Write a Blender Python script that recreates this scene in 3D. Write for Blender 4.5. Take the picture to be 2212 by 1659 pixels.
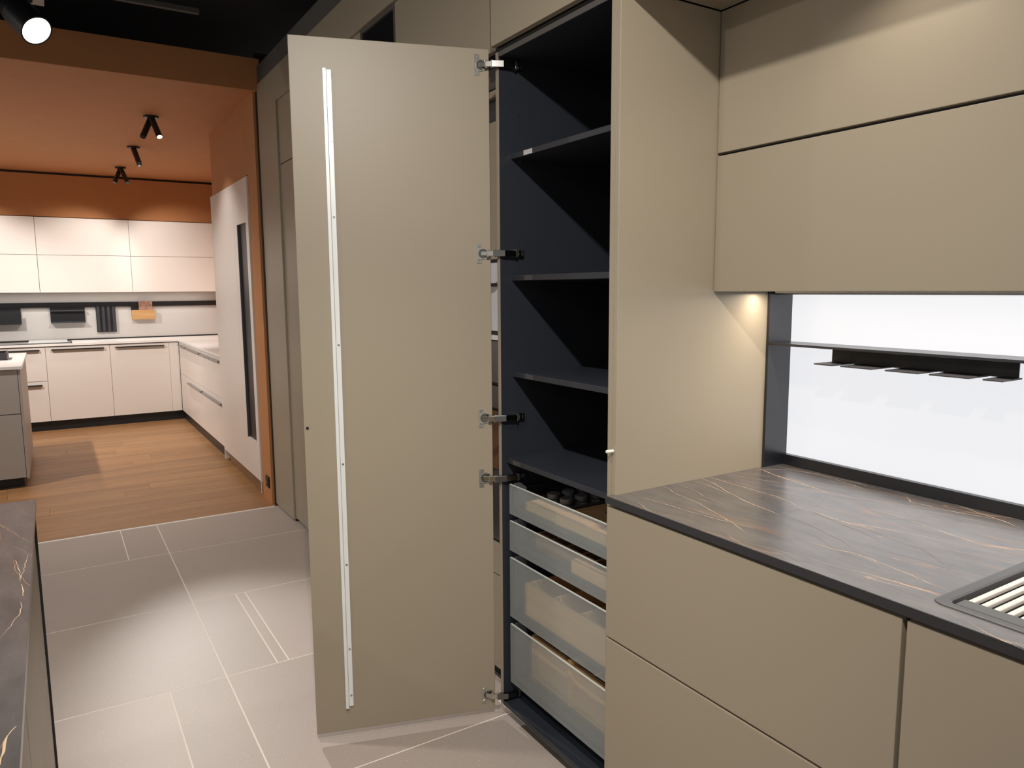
import bpy, bmesh, math, random
from mathutils import Vector, Matrix
random.seed(4)
for o in list(bpy.data.objects): bpy.data.objects.remove(o, do_unlink=True)
SC = bpy.context.scene
COL = SC.collection

# ------------------------------------------------------------------ camera
F_PX = 1595.99; CAM = Vector((1.4781, -1.2403, 1.479)); YAW, PITCH, ROLL = 0.5562, 0.1277, -0.0065
fw = Vector((-math.cos(YAW)*math.cos(PITCH), math.sin(YAW)*math.cos(PITCH), -math.sin(PITCH)))
rt = Vector((math.sin(YAW), math.cos(YAW), 0)); up = rt.cross(fw)
r2 = rt*math.cos(ROLL)+up*math.sin(ROLL); u2 = up*math.cos(ROLL)-rt*math.sin(ROLL)
cd = bpy.data.cameras.new('camera'); cam = bpy.data.objects.new('camera', cd); COL.objects.link(cam)
M = Matrix((r2, u2, -fw)).transposed().to_4x4(); M.translation = CAM
cam.matrix_world = M
cd.sensor_width = 36; cd.lens = F_PX/2212*36; cd.clip_start = 0.02; cd.clip_end = 60
SC.camera = cam

# ------------------------------------------------------------------ world and exposure
w = bpy.data.worlds.new('showroom_ambient'); SC.world = w; w.use_nodes = True
bg = w.node_tree.nodes['Background']; bg.inputs[0].default_value = (1.0, 0.93, 0.86, 1); bg.inputs[1].default_value = 0.37
SC.view_settings.view_transform = 'Standard'; SC.view_settings.look = 'None'
SC.view_settings.exposure = 0.0; SC.view_settings.gamma = 1.0; SC.view_settings.use_curve_mapping = False

def spot(name, loc, target, watt, deg=70, blend=0.5, rad=0.03, col=(1, .93, .85)):
    l = bpy.data.lights.new(name, 'SPOT'); l.energy = watt; l.spot_size = math.radians(deg); l.spot_blend = blend
    l.shadow_soft_size = rad; l.color = col
    o = bpy.data.objects.new(name, l); COL.objects.link(o); o.location = loc
    o.rotation_euler = (Vector(target)-Vector(loc)).to_track_quat('-Z', 'Y').to_euler()
    return o
# the showroom's track spots (row over the aisle and row behind the island)
spot('track_light_aisle', (1.40, -1.20, 2.80), (-0.45, -0.1, 0.70), 190, 96, 1.)
spot('track_light_worktop', (0.35, -1.20, 2.80), (-0.25, -0.42, 0.0), 66, 62, .8)
spot('track_light_aisle_mid', (-1.25, -1.20, 2.80), (-0.95, -1.0, 0.0), 66, 84, 1.)
spot('track_light_island', (-0.2, -3.8, 2.80), (-0.6, -0.4, 0.9), 50, 75, .7, .05)
spot('track_light_island_near', (1.7, -3.8, 2.80), (1.0, -0.1, 0.5), 10, 70, .7, .05)
spot('track_light_island_far', (-3.2, -3.6, 2.80), (-2.2, 0.0, 0.9), 36, 75, .7, .05)
spot('white_kitchen_unseen_fill', (-6.1, -2.3, 2.60), (-7.2, -1.3, 0.4), 185, 110, .8, .03, (1, .94, .88))  # white kitchen fill: unseen spots added only to brighten that room
spot('white_kitchen_unseen_fill', (-7.36, -1.9, 2.60), (-8.02, -1.75, 1.70), 30, 80, .9, .02, (1, .95, .9))
spot('white_kitchen_unseen_fill', (-4.7, -2.3, 2.60), (-4.6, -1.2, 0.4), 120, 110, .8, .03, (1, .94, .88))
spot('soffit_downlight', (0.56, 0.17, 2.205), (0.56, 0.20, 0), 3, 140, .6, .03, (1, .9, .78))
def strip(name, loc, sx, sy, watt, col):
    l = bpy.data.lights.new(name, 'AREA'); l.shape = 'RECTANGLE'; l.size = sx; l.size_y = sy; l.energy = watt; l.color = col
    o = bpy.data.objects.new(name, l); COL.objects.link(o); o.location = loc
    return o
strip('under_cabinet_led', (.95, .515, 1.462), 1.86, .008, 8.0, (1, .86, .70))
strip('white_kitchen_splash_fill', (-8.20, -.9, 1.470), .01, 2.6, 3.0, (1, .95, .9))  # added strip of light without a fitting, lifts the far splashback

# ------------------------------------------------------------------ materials
def nodes(name):
    m = bpy.data.materials.new(name); m.use_nodes = True
    nt = m.node_tree; b = nt.nodes['Principled BSDF']
    return m, nt, b
def plain(name, col, rough=.5, metal=0., spec=.5, noise=.04, scale=40., bump=0.):
    m, nt, b = nodes(name)
    tc = nt.nodes.new('ShaderNodeTexCoord'); n = nt.nodes.new('ShaderNodeTexNoise'); n.inputs['Scale'].default_value = scale
    n.inputs['Detail'].default_value = 3
    mx = nt.nodes.new('ShaderNodeMix'); mx.data_type = 'RGBA'
    mx.inputs[6].default_value = tuple(c*(1-noise) for c in col)+(1,); mx.inputs[7].default_value = tuple(min(1, c*(1+noise)) for c in col)+(1,)
    nt.links.new(tc.outputs['Object'], n.inputs['Vector']); nt.links.new(n.outputs['Fac'], mx.inputs[0]); nt.links.new(mx.outputs[2], b.inputs['Base Color'])
    b.inputs['Roughness'].default_value = rough; b.inputs['Metallic'].default_value = metal; b.inputs['Specular IOR Level'].default_value = spec
    if bump:
        bp = nt.nodes.new('ShaderNodeBump'); bp.inputs['Strength'].default_value = bump; bp.inputs['Distance'].default_value = .001
        nt.links.new(n.outputs['Fac'], bp.inputs['Height']); nt.links.new(bp.outputs[0], b.inputs['Normal'])
    return m
def emit(name, col, s, base=(.8, .8, .8)):
    m, nt, b = nodes(name)
    b.inputs['Base Color'].default_value = base+(1,); b.inputs['Roughness'].default_value = .25
    b.inputs['Emission Color'].default_value = col+(1,); b.inputs['Emission Strength'].default_value = s
    return m
def wood(name, c1, c2, axis='Y', sc=1.0, rough=.45):
    m, nt, b = nodes(name)
    tc = nt.nodes.new('ShaderNodeTexCoord'); mp = nt.nodes.new('ShaderNodeMapping')
    s = {'X': (1.2, 16, 16), 'Y': (16, 1.2, 16), 'Z': (16, 16, 1.2)}[axis]
    mp.inputs['Scale'].default_value = tuple(v*sc for v in s)
    oi = nt.nodes.new('ShaderNodeObjectInfo'); va = nt.nodes.new('ShaderNodeVectorMath'); va.operation = 'ADD'
    sc3 = nt.nodes.new('ShaderNodeMath'); sc3.operation = 'MULTIPLY'; sc3.inputs[1].default_value = 23.
    n = nt.nodes.new('ShaderNodeTexNoise'); n.inputs['Scale'].default_value = 1.6; n.inputs['Detail'].default_value = 6; n.inputs['Distortion'].default_value = .6
    cr = nt.nodes.new('ShaderNodeValToRGB'); cr.color_ramp.elements[0].position = .3; cr.color_ramp.elements[1].position = .72
    cr.color_ramp.elements[0].color = c1+(1,); cr.color_ramp.elements[1].color = c2+(1,)
    hv = nt.nodes.new('ShaderNodeHueSaturation'); mr = nt.nodes.new('ShaderNodeMapRange'); mr.inputs[3].default_value = .88; mr.inputs[4].default_value = 1.1
    L = nt.links.new
    L(tc.outputs['Object'], mp.inputs[0]); L(oi.outputs['Random'], sc3.inputs[0]); L(mp.outputs[0], va.inputs[0]); L(sc3.outputs[0], va.inputs[1])
    L(va.outputs[0], n.inputs['Vector']); L(n.outputs['Fac'], cr.inputs[0]); L(cr.outputs[0], hv.inputs['Color'])
    L(oi.outputs['Random'], mr.inputs[0]); L(mr.outputs[0], hv.inputs['Value']); L(hv.outputs[0], b.inputs['Base Color'])
    b.inputs['Roughness'].default_value = rough
    return m
def tile_mat():
    m, nt, b = nodes('stone_tile'); L = nt.links.new
    tc = nt.nodes.new('ShaderNodeTexCoord'); oi = nt.nodes.new('ShaderNodeObjectInfo')
    n = nt.nodes.new('ShaderNodeTexNoise'); n.inputs['Scale'].default_value = 2.2; n.inputs['Detail'].default_value = 5
    v = nt.nodes.new('ShaderNodeTexNoise'); v.inputs['Scale'].default_value = 170; v.inputs['Detail'].default_value = 2
    cr = nt.nodes.new('ShaderNodeValToRGB'); cr.color_ramp.elements[0].position = .62; cr.color_ramp.elements[1].position = .74
    cr.color_ramp.elements[0].color = (0, 0, 0, 1); cr.color_ramp.elements[1].color = (.5, .5, .5, 1)
    a = nt.nodes.new('ShaderNodeMix'); a.data_type = 'RGBA'; a.inputs[6].default_value = (.415, .355, .320, 1); a.inputs[7].default_value = (.47, .405, .365, 1)
    hv = nt.nodes.new('ShaderNodeHueSaturation'); mr = nt.nodes.new('ShaderNodeMapRange'); mr.inputs[3].default_value = .92; mr.inputs[4].default_value = 1.06
    c = nt.nodes.new('ShaderNodeMix'); c.data_type = 'RGBA'; c.inputs[7].default_value = (.78, .72, .66, 1)
    L(tc.outputs['Object'], n.inputs['Vector']); L(tc.outputs['Object'], v.inputs['Vector']); L(n.outputs['Fac'], a.inputs[0])
    L(a.outputs[2], hv.inputs['Color']); L(oi.outputs['Random'], mr.inputs[0]); L(mr.outputs[0], hv.inputs['Value'])
    L(v.outputs['Fac'], cr.inputs[0]); L(cr.outputs[0], c.inputs[0]); L(hv.outputs[0], c.inputs[6]); L(c.outputs[2], b.inputs['Base Color'])
    b.inputs['Roughness'].default_value = .5; b.inputs['Specular IOR Level'].default_value = .3
    return m
def veined_stone():
    m, nt, b = nodes('veined_dark_stone'); L = nt.links.new; N = nt.nodes.new
    tc = N('ShaderNodeTexCoord')
    wn = N('ShaderNodeTexNoise'); wn.inputs['Scale'].default_value = 13; wn.inputs['Detail'].default_value = 6; wn.inputs['Roughness'].default_value = .62
    sub = N('ShaderNodeVectorMath'); sub.operation = 'SUBTRACT'; sub.inputs[1].default_value = (.5, .5, .5)
    def veins(angle, scale, warp, width, lo, hi, off):
        s = N('ShaderNodeVectorMath'); s.operation = 'SCALE'; s.inputs[3].default_value = warp
        ad = N('ShaderNodeVectorMath'); ad.operation = 'ADD'
        mp = N('ShaderNodeMapping'); mp.inputs['Rotation'].default_value = (0, 0, math.radians(angle)); mp.vector_type = 'TEXTURE'
        mp.inputs['Scale'].default_value = (1/scale[0], 1/scale[1], 1); mp.inputs['Location'].default_value = off
        vo = N('ShaderNodeTexNoise'); vo.inputs['Scale'].default_value = 1.; vo.inputs['Detail'].default_value = 1.2; vo.inputs['Roughness'].default_value = .4
        sb = N('ShaderNodeMath'); sb.operation = 'SUBTRACT'; sb.inputs[1].default_value = .5
        ab = N('ShaderNodeMath'); ab.operation = 'ABSOLUTE'
        r = N('ShaderNodeMapRange'); r.inputs[1].default_value = width*.35; r.inputs[2].default_value = width; r.inputs[3].default_value = 1; r.inputs[4].default_value = 0
        mk = N('ShaderNodeTexNoise'); mk.inputs['Scale'].default_value = 1.7; mk.inputs['Detail'].default_value = 3
        mr = N('ShaderNodeMapRange'); mr.inputs[1].default_value = lo; mr.inputs[2].default_value = hi
        mu = N('ShaderNodeMath'); mu.operation = 'MULTIPLY'
        L(sub.outputs[0], s.inputs[0]); L(tc.outputs['Object'], ad.inputs[0]); L(s.outputs[0], ad.inputs[1]); L(ad.outputs[0], mp.inputs[0])
        L(mp.outputs[0], vo.inputs['Vector']); L(vo.outputs['Fac'], sb.inputs[0]); L(sb.outputs[0], ab.inputs[0]); L(ab.outputs[0], r.inputs[0]); L(mp.outputs[0], mk.inputs['Vector'])
        L(mk.outputs['Fac'], mr.inputs[0]); L(r.outputs[0], mu.inputs[0]); L(mr.outputs[0], mu.inputs[1])
        return mu.outputs[0]
    L(tc.outputs['Object'], wn.inputs['Vector']); L(wn.outputs['Color'], sub.inputs[0])
    v1 = veins(11, (.9, 12.0, 1), .022, .0030, .50, .60, (3.1, 1.7, 0))
    v2 = veins(3, (1.2, 22.0, 1), .03, .012, .42, .60, (7.7, 4.2, 0))
    v3 = veins(24, (.8, 10.0, 1), .022, .0025, .52, .60, (1.3, 9.1, 0))
    mxa = N('ShaderNodeMath'); mxa.operation = 'MAXIMUM'; L(v1, mxa.inputs[0]); L(v3, mxa.inputs[1])
    gn = N('ShaderNodeTexNoise'); gn.inputs['Scale'].default_value = 9; gn.inputs['Detail'].default_value = 8; gn.inputs['Roughness'].default_value = .7
    mp2 = N('ShaderNodeMapping'); mp2.inputs['Scale'].default_value = (1, 2.6, 1); mp2.inputs['Rotation'].default_value = (0, 0, .2)
    L(tc.outputs['Object'], mp2.inputs[0]); L(mp2.outputs[0], gn.inputs['Vector'])
    base = N('ShaderNodeValToRGB'); base.color_ramp.elements[0].position = .35; base.color_ramp.elements[1].position = .68
    base.color_ramp.elements[0].color = (.082, .078, .080, 1); base.color_ramp.elements[1].color = (.152, .143, .142, 1)
    L(gn.outputs['Fac'], base.inputs[0])
    m1 = N('ShaderNodeMix'); m1.data_type = 'RGBA'; m1.inputs[7].default_value = (.62, .36, .20, 1)
    m2 = N('ShaderNodeMix'); m2.data_type = 'RGBA'; m2.inputs[7].default_value = (.20, .12, .08, 1)
    L(v2, m2.inputs[0]); L(base.outputs[0], m2.inputs[6]); L(m2.outputs[2], m1.inputs[6]); L(mxa.outputs[0], m1.inputs[0]); L(m1.outputs[2], b.inputs['Base Color'])
    b.inputs['Roughness'].default_value = .33; b.inputs['Specular IOR Level'].default_value = 1.0; b.inputs['Coat Weight'].default_value = .45; b.inputs['Coat Roughness'].default_value = .22
    bp = N('ShaderNodeBump'); bp.inputs['Strength'].default_value = .25; bp.inputs['Distance'].default_value = .0008
    L(gn.outputs['Fac'], bp.inputs['Height']); L(bp.outputs[0], b.inputs['Normal'])
    return m
def frosted():
    m, nt, b = nodes('frosted_grey_glass'); L = nt.links.new; N = nt.nodes.new
    b.inputs['Base Color'].default_value = (.66, .69, .69, 1); b.inputs['Roughness'].default_value = .42
    tr = N('ShaderNodeBsdfTransparent'); tr.inputs[0].default_value = (.88, .92, .93, 1)
    rf = N('ShaderNodeBsdfRefraction'); rf.inputs['Roughness'].default_value = .22; rf.inputs['IOR'].default_value = 1.08; rf.inputs[0].default_value = (.9, .94, .95, 1)
    nz = N('ShaderNodeTexNoise'); nz.inputs['Scale'].default_value = 300.
    a = N('ShaderNodeMixShader'); a.inputs[0].default_value = .78
    c = N('ShaderNodeMixShader'); c.inputs[0].default_value = .23
    out = nt.nodes['Material Output']
    L(rf.outputs[0], a.inputs[1]); L(tr.outputs[0], a.inputs[2]); L(a.outputs[0], c.inputs[1]); L(b.outputs[0], c.inputs[2]); L(c.outputs[0], out.inputs[0])
    return m

TAUPE = plain('taupe_matt_lacquer', (.352, .303, .228), .42, noise=.02, scale=300)
TAUPE_IN = plain('taupe_matt_lacquer_fine', (.35, .30, .228), .45, noise=.02, scale=260)
ANTH = plain('anthracite_carcass', (.026, .030, .040), .42, noise=.06, scale=200)
BLACK = plain('black_metal', (.010, .011, .014), .4, noise=.05)
BLACKW = plain('black_painted_ceiling', (.004, .005, .010), .85, noise=.2, scale=3)
CHAR = plain('charcoal_edge', (.034, .034, .040), .45, noise=.05, scale=200)
GREYP = plain('dark_grey_paint', (.085, .08, .075), .8, noise=.04, scale=60)
STONE = veined_stone()
TILE = tile_mat()
GROUT = plain('pale_grout', (.80, .74, .68), .8, noise=.05, scale=90)
OAK = wood('oak_plank', (.285, .145, .056), (.425, .228, .098), 'Y', .8, .42)
OAKBOX = wood('oak_insert', (.78, .47, .22), (.90, .57, .29), 'X', 1.2, .5)
OAKTRAY = wood('oak_tray', (.42, .23, .09), (.55, .32, .14), 'Y', 1.2, .5)
OAKDARK = wood('walnut_insert', (.20, .11, .055), (.30, .17, .09), 'X', 1.2, .5)
TERRA = plain('terracotta_plaster', (.51, .225, .085), .75, noise=.07, scale=7, bump=.1)
WHITE = plain('cream_white_lacquer', (.80, .735, .68), .4, noise=.015, scale=200)
GREYL = plain('light_grey_lacquer', (.46, .43, .40), .45, noise=.02, scale=200)
WTOP = plain('white_worktop', (.88, .86, .83), .3, noise=.01)
SPLASH = plain('pale_grey_splashback', (.56, .54, .52), .5, noise=.02)
CHROME = plain('chrome', (.68, .67, .61), .2, metal=1., noise=.03)
STEELD = plain('dark_chrome', (.22, .22, .22), .2, metal=1., noise=.05)
ALU = plain('white_aluminium', (.86, .90, .90), .35, metal=.15, noise=.01)
SCREW = plain('screw_steel', (.5, .55, .55), .25, metal=1.)
GLASSB = plain('black_glass', (.012, .012, .014), .04, noise=.02)
GLASSC = plain('bronze_reflection_glass', (.10, .055, .035), .06, noise=.02)  # bronze tone stands for the warm kitchen mirrored in black glass
PALEREFL = plain('pale_glass_reflection', (.70, .74, .82), .15, noise=.01)  # pale tone stands for bright reflections in the oven glass
SINKM = plain('dark_grey_composite', (.085, .088, .095), .35, noise=.08, scale=500)
RUBBER = plain('dark_grey_silicone', (.10, .108, .112), .45, noise=.04)
ROD = plain('pale_steel_rod', (.90, .87, .83), .3, metal=.2)
LIDM = plain('grey_lid', (.20, .205, .22), .35, metal=.3)
JARM = plain('jar_glass', (.32, .33, .35), .1)
WPLAST = plain('white_plastic', (.85, .83, .78), .4)
PAPER = plain('pale_label_paper', (.55, .54, .56), .7, noise=.35, scale=900)
CLEARL = plain('clear_label_film', (.055, .058, .063), .15, noise=.05)
COPPER = plain('copper_print', (.36, .20, .14), .35, noise=.75, scale=26)
BACKLIT = emit('backlit_white_glass', (.955, .965, 1.0), .84, (.10, .10, .10))
LAMPON = emit('lit_lamp_lens', (1, .98, .95), 25.)
LAMPDIM = emit('lit_spot_lens', (1, .97, .9), 9.)
FROST = frosted()
GEDGE = plain('lit_glass_edge', (.62, .66, .64), .2)  # pale tone paints the lit line along the drawer glass tops
FRAME = plain('black_anodised_frame', (.012, .013, .018), .27, spec=.8, noise=.03)
VEIN = plain('copper_vein', (.85, .60, .40), .5, noise=.25, scale=60)
VEINB = plain('brown_vein', (.24, .16, .12), .5, noise=.2, scale=60)

# ------------------------------------------------------------------ builders
def finish(name, bm, mat, parent=None, smooth=False):
    bmesh.ops.recalc_face_normals(bm, faces=bm.faces)
    me = bpy.data.meshes.new(name); bm.to_mesh(me); bm.free()
    if smooth:
        for p in me.polygons: p.use_smooth = True
    me.materials.append(mat)
    o = bpy.data.objects.new(name, me); COL.objects.link(o)
    if parent is not None:
        o.parent = parent
        loc = parent.location.copy()
        pp = parent.parent
        while pp is not None: loc += pp.location; pp = pp.parent
        for v in me.vertices: v.co -= loc
    return o
def add_box(bm, x0, x1, y0, y1, z0, z1, bev=0., xf=None):
    b = bmesh.new()
    vs = [b.verts.new((x, y, z)) for x in (x0, x1) for y in (y0, y1) for z in (z0, z1)]
    for f in ((0, 1, 3, 2), (4, 6, 7, 5), (0, 4, 5, 1), (2, 3, 7, 6), (0, 2, 6, 4), (1, 5, 7, 3)): b.faces.new([vs[i] for i in f])
    if bev: bmesh.ops.bevel(b, geom=b.edges[:], offset=bev, segments=2, profile=.5, affect='EDGES')
    if xf is not None:
        for v in b.verts: v.co = xf(v.co)
    me = bpy.data.meshes.new('t'); b.to_mesh(me); b.free(); bm.from_mesh(me); bpy.data.meshes.remove(me)
def box(name, mat, parent, x0, x1, y0, y1, z0, z1, bev=.0012, xf=None):
    bm = bmesh.new(); add_box(bm, x0, x1, y0, y1, z0, z1, bev, xf); return finish(name, bm, mat, parent)
def boxes(name, mat, parent, lst, bev=.0012, xf=None):
    bm = bmesh.new()
    for b in lst: add_box(bm, *b, bev, xf)
    return finish(name, bm, mat, parent)
def add_tube(bm, p, q, r, seg=20, r2=None, bev=0.):
    p = Vector(p); q = Vector(q); d = q-p; r2 = r if r2 is None else r2
    rot = d.to_track_quat('Z', 'Y').to_matrix().to_4x4()
    prof = [(r, 0), (r2, d.length)] if not bev else [(r-bev, 0), (r, bev), (r2, d.length-bev), (r2-bev, d.length)]
    rings = []
    for rr, h in prof:
        rings.append([bm.verts.new(p+(rot@Vector((rr*math.cos(a*2*math.pi/seg), rr*math.sin(a*2*math.pi/seg), h)))) for a in range(seg)])
    for a, b in zip(rings, rings[1:]):
        for i in range(seg): bm.faces.new((a[i], a[(i+1) % seg], b[(i+1) % seg], b[i]))
    bm.faces.new(rings[0][::-1]); bm.faces.new(rings[-1])
def tube(name, mat, parent, p, q, r, seg=20, r2=None, bev=0.):
    bm = bmesh.new(); add_tube(bm, p, q, r, seg, r2, bev); return finish(name, bm, mat, parent)
def add_bar(bm, p, q, h, t, bev=.001):
    p = Vector(p); q = Vector(q); d = q-p; L = d.length
    ex = d.normalized(); ez = Vector((0, 0, 1)); ey = ez.cross(ex).normalized(); ez = ex.cross(ey)
    add_box(bm, 0, L, -t/2, t/2, -h/2, h/2, bev, lambda c: p+ex*c.x+ey*c.y+ez*c.z)
def thing(name, label, cat, loc, group=None):
    o = bpy.data.objects.new(name, None); COL.objects.link(o); o.location = loc; o.empty_display_size = .05
    o['label'] = label; o['category'] = cat
    if group: o['group'] = group
    return o
def tag(o, label, cat, group=None):
    o['label'] = label; o['category'] = cat
    if group: o['group'] = group
    return o
def struct(o, label=None, cat=None):
    o['kind'] = 'structure'
    if label: o['label'] = label
    if cat: o['category'] = cat
    return o
def rrect(x0, x1, y0, y1, r, seg=6):
    pts = []
    for cx, cy, a0 in ((x1-r, y1-r, 0), (x0+r, y1-r, 90), (x0+r, y0+r, 180), (x1-r, y0+r, 270)):
        for i in range(seg+1):
            a = math.radians(a0+90*i/seg); pts.append((cx+r*math.cos(a), cy+r*math.sin(a)))
    return pts

# ------------------------------------------------------------------ floors
fl = struct(box('floor', GROUT, None, -3.60, 3.0, -5.0, .70, -.06, -.0004, 0), 'pale grout bed under large beige stone tiles', 'floor')
rows = [(-3.597, -2.997, [-.968, -.762, .04]), (-2.997, -2.197, [-.762, .04]), (-2.197, -1.397, [-.762, -.568, -.523, .04]),
        (-1.397, -.597, [-.964, -.762, .04]), (-.597, .203, [-.762, .04]), (.203, 1.003, [-.762, .04]), (1.003, 1.803, [-.762, .04]), (1.803, 2.603, [-.762, .04])]
for x0, x1, ys in rows:
    e = [-4.76, -3.96, -3.16, -2.36, -1.56]+ys+[.70]
    for a, b in zip(e, e[1:]):
        g = .0028
        box('tile', TILE, fl, x0+g, x1-g, a+g, b-g, -.02, 0, .0003)
wf = struct(box('floor', OAKDARK, None, -8.42, -3.60, -4.2, .62, -.06, -.012, 0), 'oak plank floor of the white kitchen', 'floor')
x = -8.40; k = 0
while x < -3.63:
    x1 = min(x+.19, -3.615); y = -4.2-random.uniform(0, 1.5)
    while y < .6:
        L_ = 1.9; a = max(y, -4.2); b = min(y+L_, .60)
        if b-a > .02: box('plank', OAK, wf, x+.0006, x1-.0006, a+.0006, b-.0006, -.012, 0, .0005)
        y += L_
    x += .19
struct(box('trim_1', ALU, None, -3.615, -3.600, -4.2, -.02, -.012, .0015, .0005), 'slim metal strip between tiles and oak floor', 'trim')

# ------------------------------------------------------------------ ceiling, walls and bulkheads
struct(box('ceiling', BLACKW, None, -8.5, 3.0, -5.0, .8, 3.20, 3.25, 0), 'black showroom ceiling high above', 'ceiling')
struct(box('wall_back', TAUPE, None, -3.63, 2.6, .70, .76, 0, 3.2, 0), 'wall behind the taupe cabinets', 'wall')
# surround of the far taupe run
struct(box('trim_2', TAUPE, None, -3.628, -3.190, 0, .02, .012, 2.800, .001), 'taupe upright panel closing the far end of the tall cabinets', 'trim')
struct(box('trim_3', TAUPE, None, -3.189, -.603, 0, .02, 2.613, 2.800, .001), 'taupe bulkhead panel above the recessed tall cabinets', 'trim')
struct(box('trim_4', GREYP, None, -3.640, -.603, .004, .03, 2.801, 2.912, .001), 'dark grey strip above the taupe bulkhead', 'trim')
struct(box('trim_5', BLACK, None, -3.619, -3.190, .012, .03, 0, .012, 0), 'black shadow strip under the taupe end panel', 'trim')
struct(box('trim_6', TAUPE, None, -3.189, -.603, .021, .70, 2.6125, 2.633, 0), 'dark top board behind the bulkhead', 'trim')
struct(box('trim_7', TAUPE_IN, None, -3.215, -3.191, .021, .699, .02, 2.612, 0), 'inner board of the end panel', 'trim')
struct(box('wall_end', BLACK, None, -3.660, -3.630, -.004, .70, 0, 3.0, 0), 'black shadow joint between terracotta wall and taupe run', 'wall')
# fascia and soffit of the near run
struct(box('trim_8', TAUPE, None, -.5983, -.001, -.02, 0, 2.224, 2.80, .001), 'taupe fascia above the open tall cabinet', 'trim')
struct(box('trim_16', BLACK, None, -.6020, -.5985, -.0195, .003, 2.226, 2.80, 0), 'thin dark joint at the left of the fascia', 'trim')
struct(box('trim_9', TAUPE, None, 0.0, 2.40, -.02, 0, 2.216, 2.80, .001), 'taupe fascia over the wall cabinets', 'trim')
struct(box('trim_10', TAUPE, None, 0.003, 2.40, .001, .345, 2.216, 2.236, .0005), 'taupe soffit board above the wall cabinets', 'trim')
struct(box('trim_15', BLACK, None, -.606, -.001, .004, .03, 2.2115, 2.30, 0), 'black strip painting the shade in the gap between fascia and open cabinet', 'trim')  # black filler stands for the shade in the gap under the fascia
struct(box('trim_11', BLACK, None, -.602, 2.40, .001, .69, 2.30, 2.32, 0), 'dark board closing the top behind the fascia', 'trim')

# ------------------------------------------------------------------ terracotta kitchen shell
struct(box('wall_right', TERRA, None, -3.905, -3.661, -.02, .60, 0, 2.76, 0), 'terracotta wall return beside the white tall cabinet', 'wall')
struct(box('wall_right', TERRA, None, -5.20, -3.905, -.02, .60, 2.27, 2.76, 0), 'terracotta wall above the white tall cabinet', 'wall')
struct(box('wall_right', TERRA, None, -8.40, -5.20, .58, .64, 0, 2.76, 0), 'side wall behind the white base cabinets', 'wall')
struct(box('wall_far', SPLASH, None, -8.44, -8.385, -4.2, .58, 0, 2.76, 0), 'pale grey splashback wall of the white kitchen', 'wall')
struct(box('trim_12', TERRA, None, -8.384, -8.08, -4.2, .58, 2.29, 2.735, 0), 'terracotta bulkhead above the white wall cabinets', 'trim')
struct(box('trim_13', BLACK, None, -8.384, -8.10, -4.2, .58, 2.736, 2.759, 0), 'black shadow gap under the terracotta ceiling', 'trim')
struct(box('ceiling', TERRA, None, -8.44, -3.641, -4.2, .64, 2.76, 2.80, 0), 'terracotta ceiling of the white kitchen', 'ceiling')
struct(box('trim_14', TERRA, None, -3.640, -3.615, -4.2, .02, 2.76, 2.96, .001), 'terracotta header across the room opening', 'trim')

# ------------------------------------------------------------------ open tall cabinet
P0 = Vector((-.610, -.020, 0)); HD = Vector((-.29970, -.95403, 0)); DN = Vector((.95403, -.29970, 0))
def D(c): return P0+HD*c.x+DN*c.y+Vector((0, 0, c.z))
tc = thing('tall_cabinet', 'open taupe tall larder cabinet with anthracite interior, shelves and glass-fronted drawers', 'cabinet', (-.30, .30, .045))
boxes('side_panel', ANTH, tc, [(-.602, -.586, .0015, .58, .045, 2.210)], .0008)
boxes('front_edging', TAUPE_IN, tc, [(-.602, -.5865, -.0005, .0013, .045, 2.210)], .0003)
boxes('side_panel', ANTH, tc, [(-.034, -.0165, .0015, .58, .045, 2.210)], .0008)
e = box('end_panel', TAUPE, tc, -.016, 0, 0, .69, .0, 2.214, .0015)
box('front_edging', TAUPE_IN, tc, -.034, -.0162, -.0005, .0013, .045, 2.210, .0003)
box('top_panel', ANTH, tc, -.586, -.034, .0015, .58, 2.194, 2.210, .0008)
box('front_edging', GREYP, tc, -.586, -.034, -.0005, .0013, 2.1945, 2.2095, .0003)
box('bottom_panel', ANTH, tc, -.586, -.034, 0, .58, .045, .061, .001)
box('back_panel', ANTH, tc, -.602, -.016, .58, .588, .045, 2.21, 0)
box('plinth', BLACK, tc, -.602, 0, .06, .075, 0, .045, 0)
SH = [(1.890, 1.907, .045), (1.506, 1.524, .045), (1.191, 1.209, .046), (.904, .921, .019)]
for i, (a, b, y) in enumerate(SH):
    s = box('shelf', ANTH, tc, -.5858, -.0342, y, .578, a, b, .0012)
    px = -.512 if i < 3 else -.545
    box('label_sticker', PAPER if i == 0 else CLEARL, s, px, px+.048, y-.0006, y+.0002, a+.0012, b-.0012, 0)
    for yy in (y+.035, .45):
        tube('shelf_pin', CHROME, s, (-.5857, yy, a-.004), (-.576, yy, a-.004), .0028, 10)
bm = bmesh.new()
for zz in (2.03, 1.975, 1.83, 1.70, 1.64, 1.43, 1.36, 1.29, 1.13, 1.06, 1.0):
    add_tube(bm, (-.5862, .077, zz), (-.5855, .077, zz), .0016, 8)
dh = finish('drill_hole_cap', bm, CHROME, tc); dh['kind'] = 'stuff'; dh['label'] = 'tiny bright system holes down the side panel'
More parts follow.
